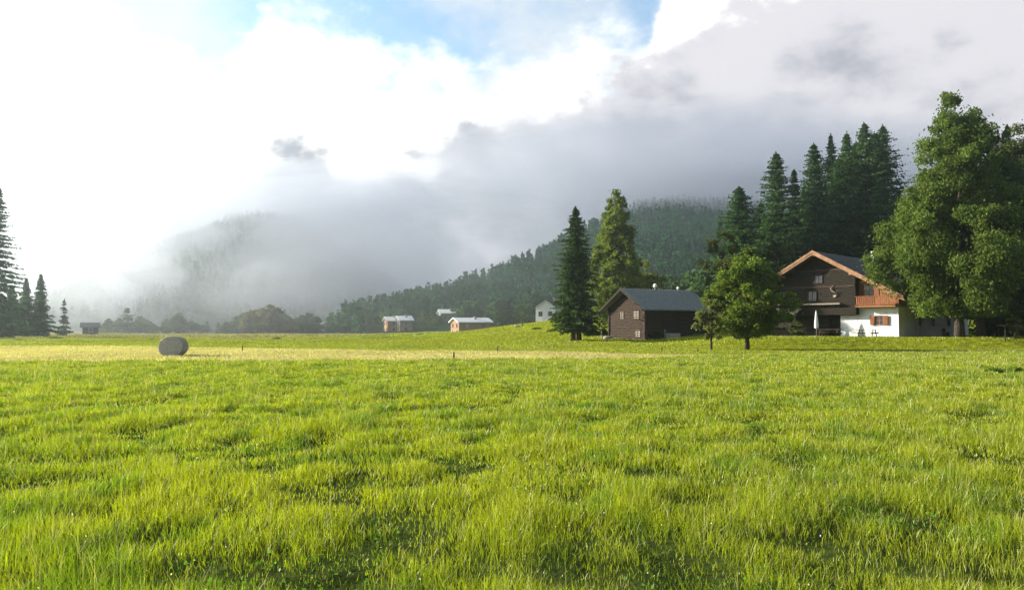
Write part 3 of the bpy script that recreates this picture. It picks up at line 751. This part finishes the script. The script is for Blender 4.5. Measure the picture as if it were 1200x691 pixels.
# ---------------------------------------------------------------- the log barn
def barn():
    cx, cy = 15.3, 92.0; rz = -R(59); g = .33
    g = gz(cx, cy)
    root = thing('log_barn', 'dark brown log barn with grey roof and small pale windows in its gable', 'barn', (cx, cy, g), rz)
    W, D, EZ, RZ_ = 6.6, 9.6, 3.85, 5.85; sl = (RZ_ - EZ) / (W / 2)
    wl = MB(); wl.prism([(-W, 0, -.4), (0, 0, -.4), (0, 0, EZ), (-W / 2, 0, RZ_ - .02), (-W, 0, EZ)], (0, D, 0))
    z = -.2
    rr = random.Random(3)
    while z < RZ_ - .4:                               # round logs across gable and long side, ends crossing at the corners
        half = W / 2 if z < EZ - .15 else (RZ_ - .12 - z) / sl
        wl.tube([(-W/2 - half - (.22 if z < EZ else 0), -.02, z), (-W/2 + half + (.22 if z < EZ else 0), -.02, z)], [.11 + rr.uniform(-.01, .01)] * 2, 8)
        if z < EZ - .1: wl.tube([(.0, -.25, z + .11), (.0, D + .2, z + .11)], [.11] * 2, 8); wl.tube([(-W, -.25, z + .11), (-W, D + .2, z + .11)], [.11] * 2, 8)
        z += .235
    wl.build('log_wall', M['barnwood'], root)
    ov, fr = .85, 1.0
    for s in (-1, 1):
        xe = -W/2 + s * (W/2 + ov); ze = RZ_ - (W/2 + ov) * sl
        rb = MB(); rb.prism([(-W/2, -fr, RZ_ + .02), (xe, -fr, ze + .02), (xe, -fr, ze + .16), (-W/2, -fr, RZ_ + .16)], (0, D + 1.7, 0))
        n = 24
        for i in range(n):                            # standing seams
            y = -fr + .05 + i * (D + 1.55) / (n - 1)
            rb.prism([(-W/2, y, RZ_ + .158), (xe, y, ze + .158), (xe, y, ze + .20), (-W/2, y, RZ_ + .20)], (0, .035, 0))
        rb.build('roof', M['sheet'], root)
        MB().prism([(-W/2, -fr - .05, RZ_ - .1), (xe, -fr - .05, ze - .1), (xe, -fr - .05, ze + .17), (-W/2, -fr - .05, RZ_ + .17)], (0, .045, 0)).build('bargeboard', M['darkwood'], root)
    def win(x0, x1, z0, z1, pm):
        f_ = MB(); e = .09; y = -.16
        f_.box(x0 - e, x0, y, y + .14, z0 - e, z1 + e); f_.box(x1, x1 + e, y, y + .14, z0 - e, z1 + e); f_.box(x0, x1, y, y + .14, z0 - e, z0); f_.box(x0, x1, y, y + .14, z1, z1 + e)
        f_.box((x0+x1)/2 - .025, (x0+x1)/2 + .025, y + .02, y + .1, z0, z1)
        fo = f_.build('window', M['barnwood'], root); MB().box(x0, x1, y + .05, y + .10, z0, z1).build('pane', M[pm], fo)
    win(-4.55, -3.85, 2.45, 3.25, 'curtain'); win(-2.05, -1.05, 2.45, 3.30, 'curtain'); win(-1.75, -.85, .35, 1.05, 'curtain')
    for (y, s) in ((4.3, 1.0), (8.0, .7)):
        p = MB(); p.tube([(-W/2, y, RZ_ + .1), (-W/2, y, RZ_ + .45 * s)], [.09, .08], 8); pf = p.build('vent_pipe', M['stone'], root)
        MB().tube([(-W/2, y, RZ_ + .40 * s), (-W/2, y, RZ_ + .52 * s), (-W/2, y, RZ_ + .72 * s), (-W/2, y, RZ_ + .84 * s)], [.12 * s, .22 * s, .22 * s, .08 * s], 10).build('cowl', M['enamel'], pf, smooth=True)
    st = MB()
    for i in range(11):
        x = -W + .3 + i * .62; w = rr.uniform(.2, .32); st.box(x - w, x + w, -.26, .1, -.4, rr.uniform(-.02, .1))
    st.build('foundation', M['stone'], root, .04)
    return root
barn()
def trough():
    root = thing('water_trough', 'pale stone water trough standing beside the long barn wall', 'trough', at(788, 92.5), .35)
    t_ = MB(); t_.box(-.85, .85, -.3, .3, .0, .12); t_.box(-.85, .85, -.3, -.2, .12, .55); t_.box(-.85, .85, .2, .3, .12, .55); t_.box(-.85, -.75, -.2, .2, .12, .55); t_.box(.75, .85, -.2, .2, .12, .55)
    t_.build('basin', M['stone'], root, .02)
    MB().tube([(-.95, .1, 0), (-.95, .1, 1.0)], [.07, .06], 8).tube([(-.95, .1, .86), (-.55, .05, .82)], [.025, .02], 6).build('spout_post', M['greywood'], root)
trough()
def rock(label, px, d, s, seed):
    rs = random.Random(seed); import bmesh
    bm = bmesh.new(); bmesh.ops.create_icosphere(bm, subdivisions=3, radius=1)
    for v_ in bm.verts:
        n = .8 + .35 * vnoise(v_.co.x * 1.7 + seed, v_.co.y * 1.7 + v_.co.z, seed); v_.co *= float(n); v_.co.z *= .6
    me = bpy.data.meshes.new('rock'); bm.to_mesh(me); bm.free(); me.materials.append(M['stone'])
    o = bpy.data.objects.new('rock', me); COL.objects.link(o); o.scale = (s * 1.3, s, s); o.location = at(px, d, s * .25)
    tag(o, label, 'rock')
rock('flat grey stone lying at the left foot of the barn gable', 712, 95, .42, 4)
rock('small dark stone on the green rise left of the upright stake', 606, 128, .38, 6)

def hedge(label, px0, px1, d, h, seed):
    a = at(px0, d); b = at(px1, d); L = b[0] - a[0]
    rs = np.random.default_rng(seed); n = 2600
    u = rs.random(n); w = rs.normal(size=n) * .28; z = rs.random(n) ** .8 * h * (.8 + .3 * np.sin(u * 17))
    p = np.stack([u * L, w, z], 1); v, f = cards(p, .16)
    root = thing('hedge', label, 'hedge', a)
    npmesh('foliage', v, f, M['leaf'], root, np.repeat(np.array((.028, .04, .016)) * rs.uniform(.7, 1.3, (n, 1)), 4, 0))
    mb = MB()
    for i in range(7): mb.tube([(L * (i + .5) / 7, 0, -.1), (L * (i + .5) / 7, .05, h * .7)], [.04, .02], 5)
    mb.build('stem', M['bark'], root)
hedge('low dark hedge on the grass between the spruce trunk and the barn', 684, 712, 104, 1.0, 9)
hedge('dark low hedge line at the foot of the chalet porch', 905, 920, 86, .8, 10)

# ---------------------------------------------------------------- stakes, tussocks, bale
def stake(label, px, d, h, lean=0., pale=False, r=.045):
    x, y, z = at(px, d)
    root = thing('fence_stake' if not pale else 'pale_post', label, 'stake' if not pale else 'post', (x, y, z), lean * 3)
    MB().tube([(0, 0, -.15), (lean * h * .5, 0, h * .5), (lean * h, 0, h)], [r, r * .95, r * .8], 8).build('shaft', M['greywood' if pale else 'stake'], root)
    MB().tube([(lean * h, 0, h - .001), (lean * h, 0, h + .03)], [r * .78, r * .4], 8).build('cap', M['greywood' if pale else 'stake'], root)
stake('short dark stake at the near edge of the pale stubble', 532, 41.5, .45)
stake('thin dark stake at the far edge of the stubble, right of the short near one', 583, 58, .42, .1)
stake('thin dark stake in the pasture right of the hay bale', 285, 60, .45, -.06)
stake('short dark stake in front of the log barn', 775, 58, .40, .08)
stake('upright dark post on the green rise left of the spruce', 612, 129, 1.25, .05, r=.10)
stake('small dark stake between the two garden trees and the stubble', 817, 57, .3, .1)
stake('pale post between the spruce trunk and the barn corner', 705, 98, 1.15, 0, True, .09)

def tussock(label, px, d, w, h, seed, col=(.05, .075, .02)):
    rs = np.random.default_rng(seed); n = 420; x0, y0, z0 = at(px, d)
    a = rs.uniform(0, 6.28, n); r = np.sqrt(rs.random(n)); x = w * .5 * r * np.cos(a); y = w * .35 * r * np.sin(a)
    hh = h * (1 - r ** 2 * .8) * rs.uniform(.6, 1.15, n)
    v, f, cc = blades(x, y, np.zeros(n), hh, np.full(n, .10), np.clip(rs.normal(.5, .2, n), .1, .9), np.array(col) * rs.uniform(.6, 1.3, (n, 1)))
    o = npmesh('rush_tuft', v, f, M['grass'], None, cc); o.location = (x0, y0, z0); tag(o, label, 'tussock')
tussock('longer of the two dark rush tussocks at the left edge of the pasture', 66, 128, 2.6, .42, 1)
tussock('shorter dark rush tussock at the far left of the pasture', 22, 122, 2.0, .3, 2)
tussock('dark rush tussock directly left of the bale top', 178, 120, 1.6, .4, 3)
tussock('dark rush tussock in the pasture halfway between bale and houses', 325, 128, 1.6, .4, 4)
tussock('low dark tussock on the left foot of the green rise', 493, 150, 1.8, .55, 5)
tussock('dark tussock on the green rise close to the solitary spruce', 629, 120, 1.8, .35, 6)
tussock('dark tussock at the right edge of the tall meadow, left one of two', 1163, 29, .7, .34, 7, (.10, .16, .015))
tussock('dark tussock at the right edge of the tall meadow, right one of two', 1186, 29.5, .8, .36, 8, (.10, .16, .015))

def bale():
    x, y, z = at(204, 50)
    root = thing('hay_bale', 'round grey hay bale lying alone on the pale stubble', 'hay bale', (x, y, z), R(-83))
    r, L, n = .70, .62, 56
    vs = []; fs = []; prof = [(-L, r * .93), (-L * .95, r * .985)] + [(-L + 2 * L * i / 12, r) for i in range(1, 12)] + [(L * .95, r * .985), (L, r * .93)]
    for i, (u, q) in enumerate(prof):
        for k in range(n):
            a = 6.2832 * k / n; w = q * (1 + .018 * float(vnoise(u * 6 + 50, a * 4, 3)) - .01)
            zz = w * math.sin(a); zz = max(zz, -r * .87)
            vs.append((u, w * math.cos(a) * (1.10 if zz < 0 else 1.06), zz * .92 + r * .80))
    for i in range(len(prof) - 1):
        for k in range(n): fs.append((i*n+k, i*n+(k+1)%n, (i+1)*n+(k+1)%n, (i+1)*n+k))
    roll = MB().add(vs, fs).build('roll', M['haynet'], root, smooth=True)
    for s in (-1, 1):
        m = MB(); V = []; F = []; rings = 26
        for j in range(rings + 1):
            rr = r * .93 * (1 - j / rings) + .004
            for k in range(n):
                a = 6.2832 * k / n; zz = max(rr * math.sin(a), -r * .87)
                V.append((s * (L + .02 * (math.sin((j + k / n) * 2.4) ) + .02 * (1 - rr / r) ), rr * math.cos(a) * (1.10 if zz < 0 else 1.06), zz * .92 + r * .80))
        for j in range(rings):
            for k in range(n): F.append((j*n+k, j*n+(k+1)%n, (j+1)*n+(k+1)%n, (j+1)*n+k))
        F.append(tuple(range(rings * n, (rings + 1) * n)))
        m.add(V, F).build('end_face', M['hay'], root)
    rs = np.random.default_rng(2); n2 = 900
    a = rs.uniform(-.6, 3.7, n2); u = rs.uniform(-L, L, n2)
    p = np.stack([u, r * 1.07 * np.cos(a), np.maximum(r * 1.005 * np.sin(a), -r * .85) * .92 + r * .80], 1)
    v, f = cards(p, .016, None, 6); npmesh('loose_straw', v, f, M['grass'], roll, np.repeat(np.array((.26, .23, .16)) * rs.uniform(.5, 1.3, (n2, 1)), 4, 0))
bale()

# ---------------------------------------------------------------- far houses
def house(name, label, px, d, rz, W, D, ez, rzz, low, upm, roofm, split=.5, dz=0., nwin=2, eaves=.6, cat='house'):
    """gable front along local x, depth along y"""
    x, y, z = at(px, d, dz)
    root = thing(name, label, cat, (x, y, z), rz, None)
    s0 = ez * split
    if split > 0: MB().box(-W/2, W/2, 0, D, -1.5, s0).build('plaster_wall' if low == 'plaster' else 'lower_wall', M[low], root)
    MB().prism([(-W/2 + .02, .02, max(s0, -1.5)), (W/2 - .02, .02, max(s0, -1.5)), (W/2 - .02, .02, ez), (0, .02, rzz - .05), (-W/2 + .02, .02, ez)], (0, D - .04, 0)).build('upper_wall', M[upm], root)
    sl = (rzz - ez) / (W / 2)
    for s in (-1, 1):
        xe = s * (W/2 + eaves); ze = rzz - (W/2 + eaves) * sl
        MB().prism([(0, -eaves, rzz), (xe, -eaves, ze), (xe, -eaves, ze + .22), (0, -eaves, rzz + .22)], (0, D + 2 * eaves, 0)).build('roof', M[roofm], root)
    def win(p0, p1, horiz):
        f_ = MB().box(*p0).build('window', M['barge'], root); MB().box(*p1).build('pane', M['glass'], f_)
    for i in range(nwin):
        xx = -W/2 + W * (i + .5) / nwin
        for zz in ((s0 * .35, ez * .62) if ez > 3.5 else (ez * .4,)):
            win((xx - .55, xx + .55, -.05, .0, zz - .1, zz + 1.2), (xx - .43, xx + .43, -.08, -.05, zz, zz + 1.1), True)
    nd = max(1, int(D / 3.4))
    for sx in (-1, 1):
        for i in range(nd):
            yy = D * (i + .5) / nd
            for zz in ((s0 * .35, ez * .62) if ez > 3.5 else (ez * .4,)):
                a, b = sorted((sx * W/2, sx * (W/2 + .05))); a2, b2 = sorted((sx * (W/2 + .05), sx * (W/2 + .08)))
                win((a, b, yy - .55, yy + .55, zz - .1, zz + 1.2), (a2, b2, yy - .43, yy + .43, zz, zz + 1.1), False)
    if name == 'house':
        MB().box(W * .12, W * .12 + .7, D * .55, D * .55 + .7, rzz - W * .12 * sl - .3, rzz + .5).build('chimney', M['stone'], root)
    return root
house('house', 'white gabled house with brown boarded side and pale tin roof on the field edge', 533, 235, -R(66), 7.0, 10.0, 4.1, 5.2, 'plaster', 'farbrown', 'paleroof', .33, -1.0)
house('house', 'brown house with bright pale roof, left one of the two beside the forest foot', 452, 290, -R(70), 6.5, 4.6, 4.3, 5.6, 'farbrown', 'farbrown', 'paleroof', .4, .4)
house('house', 'brown house with bright pale roof, right one of the two beside the forest foot', 466, 286, -R(70), 6.5, 4.6, 4.3, 5.6, 'farbrown', 'fargrey', 'paleroof', .4, .4)
house('house', 'tall white house with dark boarded upper floor on the rise left of the spruce', 639, 205, -R(20), 5.2, 8, 6.6, 8.4, 'plaster', 'plaster', 'slate', .60, .2)
house('house', 'low white house half hidden by the solitary spruce', 655, 198, R(8), 4.4, 7, 3.6, 5.0, 'plaster', 'fargrey', 'slate', .75, -.2, 1)
house('house', 'tiny white house in the gap of the far tree row', 383, 330, R(20), 6, 8, 3.0, 4.6, 'plaster', 'plaster', 'slate', .6, 0, 1)
house('house', 'pale roofed house peeping over the trees below the forest', 515, 325, -R(75), 7, 7, 6.2, 7.6, 'farbrown', 'fargrey', 'paleroof', .3, 1.3)
house('shed', 'dark hazy shed beside the small airy spruce at the left', 97, 232, R(-60), 4.5, 4.0, 2.4, 3.4, 'darkwood', 'darkwood', 'slate', .4, -.1, 1, cat='shed')

# ---------------------------------------------------------------- haze
HZ = surf  # keep name space tidy
def haze():
    m, nt, N, L = newmat('pale_haze')
    out = N.new('ShaderNodeOutputMaterial'); p = N.new('ShaderNodeVolumePrincipled')
    p.inputs['Color'].default_value = (.68, .79, .87, 1); p.inputs['Density'].default_value = HAZE_DENS; p.inputs['Anisotropy'].default_value = .8
    L.new(p.outputs[0], out.inputs['Volume'])
    o = MB().box(-1300, 1300, -60, 1500, -34, 172).build('haze', m)
    tag(o, 'pale sunlit haze hanging over the whole valley', 'haze', kind='stuff')
HAZE_DENS = .00036
haze()
def cloudmat(name, dens, g=.8):
    m, nt, N, L = newmat(name)
    out = N.new('ShaderNodeOutputMaterial'); p = N.new('ShaderNodeVolumePrincipled')
    p.inputs['Color'].default_value = (.655, .69, .77, 1); p.inputs['Density'].default_value = dens; p.inputs['Anisotropy'].default_value = g
    L.new(p.outputs[0], out.inputs['Volume']); return m
def low_cloud(label, loc, rad, dens, seed, cat='cloud', rough=.72):
    import bmesh
    bm = bmesh.new(); bmesh.ops.create_icosphere(bm, subdivisions=5, radius=1)
    for v_ in bm.verts:
        c = v_.co; q = Vector((c.x * rad[0], c.y * rad[1], c.z * rad[2])) / 70
        n = sum(float(vnoise(q.x * k + seed * 31 + 3.7 * q.y * k, q.z * k + 40 + 2.3 * q.y * k, seed + i)) * w for i, (k, w) in enumerate(((.6, .42), (1.3, .30), (2.7, .18), (5.5, .10))))
        v_.co = c * (1 + rough * 2.4 * (n - .5))
    me = bpy.data.meshes.new('low_cloud'); bm.to_mesh(me); bm.free(); me.materials.append(cloudmat('cloud_vapour', dens))
    o = bpy.data.objects.new('low_cloud', me); COL.objects.link(o); o.location = loc; o.scale = rad
    tag(o, label, cat, kind='stuff')
low_cloud('grey cloud resting on the top of the forested slope', (245, 860, 158), (320, 180, 58), .006, 1)
low_cloud('thin lower veil of cloud under the cloud on the forested slope', (225, 770, 122), (240, 150, 52), .0055, 2)
low_cloud('cloud covering the right flank of the misty mountain', (-172, 830, 72), (118, 100, 78), .006, 3)
low_cloud('cloud lying over the summit of the misty mountain', (-300, 880, 150), (200, 130, 40), .0075, 4)
low_cloud('ragged cloud drifting along the left ridge of the misty mountain', (-372, 830, 84), (84, 70, 34), .007, 12)
for q, (px, py, d, rx, rz_, dn, lab) in enumerate((
        (128, 348, 700, 30, 24, .011, 'bright torn mist puff at the left foot of the misty mountain'),
        (176, 322, 740, 34, 20, .011, 'bright torn mist puff half way up the left ridge of the misty mountain'),
        (222, 276, 820, 44, 22, .010, 'mist puff breaking the skyline of the misty mountain left of its summit'),
        (345, 338, 700, 48, 26, .009, 'mist puff over the right foot of the misty mountain'),
        (268, 352, 690, 40, 16, .007, 'flat mist streak above the tree row below the misty mountain'),
        (335, 288, 800, 56, 30, .010, 'mist puff hiding the right shoulder of the misty mountain'))):
    low_cloud(lab, ((px - 600) / FPX * d, d, EYE + (HOR - py) / FPX * d), (rx, 30, rz_), dn, 20 + q)
low_cloud('thin veil hanging in front of the whole misty mountain', (-290, 740, 70), (260, 70, 80), .0007, 8)
low_cloud('thin sunlit ground mist before the far tree row at the left', (-135, 235, 10), (150, 95, 22), .0011, 9)
low_cloud('mist wisp climbing the left foot of the misty mountain', (-400, 690, 44), (56, 36, 38), .006, 5)
low_cloud('smaller mist wisp beside the one on the left foot of the misty mountain', (-318, 680, 34), (40, 32, 32), .0045, 7)
low_cloud('mist filling the valley between the mountain and the forested slope', (-130, 640, 34), (110, 80, 46), .0026, 6)

# ---------------------------------------------------------------- sky, sun, camera
SUN_AZ, SUN_EL = -73.0, 18.0
def world():
    w = bpy.data.worlds.new('World'); scene.world = w; w.use_nodes = True
    nt = w.node_tree; N, L = nt.nodes, nt.links; N.clear()
    out = N.new('ShaderNodeOutputWorld'); bg = N.new('ShaderNodeBackground'); bg.inputs[1].default_value = .1
    sky = N.new('ShaderNodeTexSky'); sky.sky_type = 'NISHITA'; sky.sun_disc = False
    sky.sun_elevation = R(SUN_EL); sky.sun_rotation = R(SUN_AZ); sky.dust_density = 1.5; sky.ozone_density = 1.5
    tc = N.new('ShaderNodeTexCoord'); sp = N.new('ShaderNodeSeparateXYZ'); L.new(tc.outputs['Generated'], sp.inputs[0])
    def mth(op, a, b=None, c=None):
        n = N.new('ShaderNodeMath'); n.operation = op
        for i, q in enumerate((a, b, c)):
            if q is None: continue
            if isinstance(q, (int, float)): n.inputs[i].default_value = q
            else: L.new(q, n.inputs[i])
        return n.outputs[0]
    def noise(scale, detail, rough=.55, off=0.):
        mp = N.new('ShaderNodeMapping'); mp.inputs['Location'].default_value = (off, off * .7, off * 1.3)
        mp.inputs['Scale'].default_value = (1, 1, 1.5)
        L.new(tc.outputs['Generated'], mp.inputs[0])
        n = N.new('ShaderNodeTexNoise'); n.inputs['Scale'].default_value = scale; n.inputs['Detail'].default_value = detail; n.inputs['Roughness'].default_value = rough
        L.new(mp.outputs[0], n.inputs['Vector']); return mth('SUBTRACT', n.outputs['Fac'], .5)
    ay = mth('MAXIMUM', mth('ABSOLUTE', sp.outputs['Y']), .2)
    U = mth('DIVIDE', sp.outputs['X'], ay); V = mth('DIVIDE', sp.outputs['Z'], ay)
    n1 = noise(5, 9, .6); n2 = noise(14, 8, .6, 3.1); n3 = noise(2.4, 5, .5, 7.7); n4 = noise(7, 6, .5, 11.0); n5 = noise(34, 6, .6, 5.3)
    Uw = mth('ADD', U, mth('MULTIPLY', n4, .24))
    def curve(pts):
        """edge height of a cloud over the horizon, as a function of direction"""
        u0, u1, v1 = -.9, .9, .8
        n = N.new('ShaderNodeFloatCurve'); cm = n.mapping; c = cm.curves[0]
        q = [((a - u0) / (u1 - u0), b / v1) for a, b in pts]
        c.points[0].location = q[0]; c.points[-1].location = q[-1]
        for p_ in q[1:-1]: c.points.new(*p_)
        cm.update()
        t_ = mth('DIVIDE', mth('SUBTRACT', Uw, u0), u1 - u0)
        cl = N.new('ShaderNodeClamp'); L.new(t_, cl.inputs[0]); L.new(cl.outputs[0], n.inputs['Value'])
        return mth('MULTIPLY', n.outputs[0], v1)
    P = lambda l: [((a - 600) / FPX, (HOR - b) / FPX) for a, b in l]
    vw = curve(P([(-248, 260), (0, 250), (110, 264), (185, 246), (285, 205), (350, 178), (470, 190), (560, 140), (700, 90), (780, 50), (840, 14), (900, -40), (1000, -160), (1448, -250)]))
    vb = curve(P([(-248, -60), (0, 0), (110, 12), (190, 32), (270, 70), (300, 36), (360, 42), (400, 58), (470, 88), (535, 112), (600, 72), (690, 45), (760, 62), (785, 10), (850, -90), (1448, -180)]))
    dw = mth('ADD', mth('SUBTRACT', V, vw), mth('ADD', mth('MULTIPLY', n1, .22), mth('ADD', mth('MULTIPLY', n2, .14), mth('MULTIPLY', n5, .06))))
    db = mth('ADD', mth('SUBTRACT', V, vb), mth('ADD', mth('MULTIPLY', n1, .28), mth('ADD', mth('MULTIPLY', n2, .17), mth('MULTIPLY', n5, .07))))
    def ss(x, a, b):
        n = N.new('ShaderNodeMapRange'); n.interpolation_type = 'SMOOTHSTEP'; n.inputs['From Min'].default_value = a; n.inputs['From Max'].default_value = b
        L.new(x, n.inputs['Value']); return n.outputs[0]
    fw = ss(dw, -.03, .014); fb = ss(db, -.04, .05)
    # grey cloud: paler high up and to the right
    gshade = mth('ADD', mth('ADD', mth('MULTIPLY', n3, 1.1), mth('ADD', mth('MULTIPLY', n1, 1.25), mth('MULTIPLY', n2, 1.1))), mth('MULTIPLY', V, .9))
    def mix(f_, a, b):
        n = N.new('ShaderNodeMix'); n.data_type = 'RGBA'
        L.new(f_, n.inputs[0])
        for i, q in ((6, a), (7, b)):
            if isinstance(q, tuple): n.inputs[i].default_value = (*q, 1)
            else: L.new(q, n.inputs[i])
        return n.outputs[2]
    k = CLOUD
    grey = mix(ss(gshade, -.10, .46), (.45 * k, .465 * k, .525 * k), (.90 * k, .87 * k, .91 * k))
    white = (1.45 * k, 1.42 * k, 1.36 * k)
    blue = N.new('ShaderNodeMix'); blue.data_type = 'RGBA'; blue.blend_type = 'MULTIPLY'; blue.inputs[0].default_value = 1
    L.new(sky.outputs[0], blue.inputs[6]); blue.inputs[7].default_value = (SKYG * .82, SKYG, SKYG * 1.05, 1)
    veil = mix(ss(mth('ADD', mth('MULTIPLY', n1, 1.3), mth('MULTIPLY', n3, .8)), -.16, .30), blue.outputs[2], (.92 * k, .96 * k, .98 * k))
    c = mix(fw, grey, white); c = mix(fb, c, veil)
    L.new(c, bg.inputs[0]); L.new(bg.outputs[0], out.inputs[0])
CLOUD, SKYG = 2.5, .72
world()
az, el = R(SUN_AZ), R(SUN_EL)
S = Vector((math.sin(az) * math.cos(el), math.cos(az) * math.cos(el), math.sin(el)))
sl = bpy.data.lights.new('sun', 'SUN'); sl.energy = 5.0; sl.angle = R(.55); sl.color = (1.0, .89, .72)
so = bpy.data.objects.new('sun', sl); COL.objects.link(so); so.rotation_euler = (-S).to_track_quat('-Z', 'Y').to_euler(); so.location = (-40, 20, 60)

cam = bpy.data.cameras.new('camera'); co = bpy.data.objects.new('camera', cam); COL.objects.link(co)
cam.sensor_width = 36; cam.lens = 36 * FPX / 1200; cam.clip_start = .1; cam.clip_end = 6000
co.location = (0, 0, EYE + gz(0, 0)); co.rotation_euler = (R(90) + math.atan((HOR - 345.5) / FPX), 0, 0)
scene.camera = co
scene.view_settings.view_transform = 'Standard'; scene.view_settings.look = 'None'
scene.view_settings.exposure = 1.95; scene.view_settings.gamma = 1; scene.view_settings.use_curve_mapping = False
cy = scene.cycles
cy.use_denoising = True; cy.denoiser = 'OPENIMAGEDENOISE'; cy.max_bounces = 7; cy.diffuse_bounces = 3; cy.transmission_bounces = 4; cy.volume_bounces = 2
cy.use_adaptive_sampling = False
scene.render.film_transparent = False
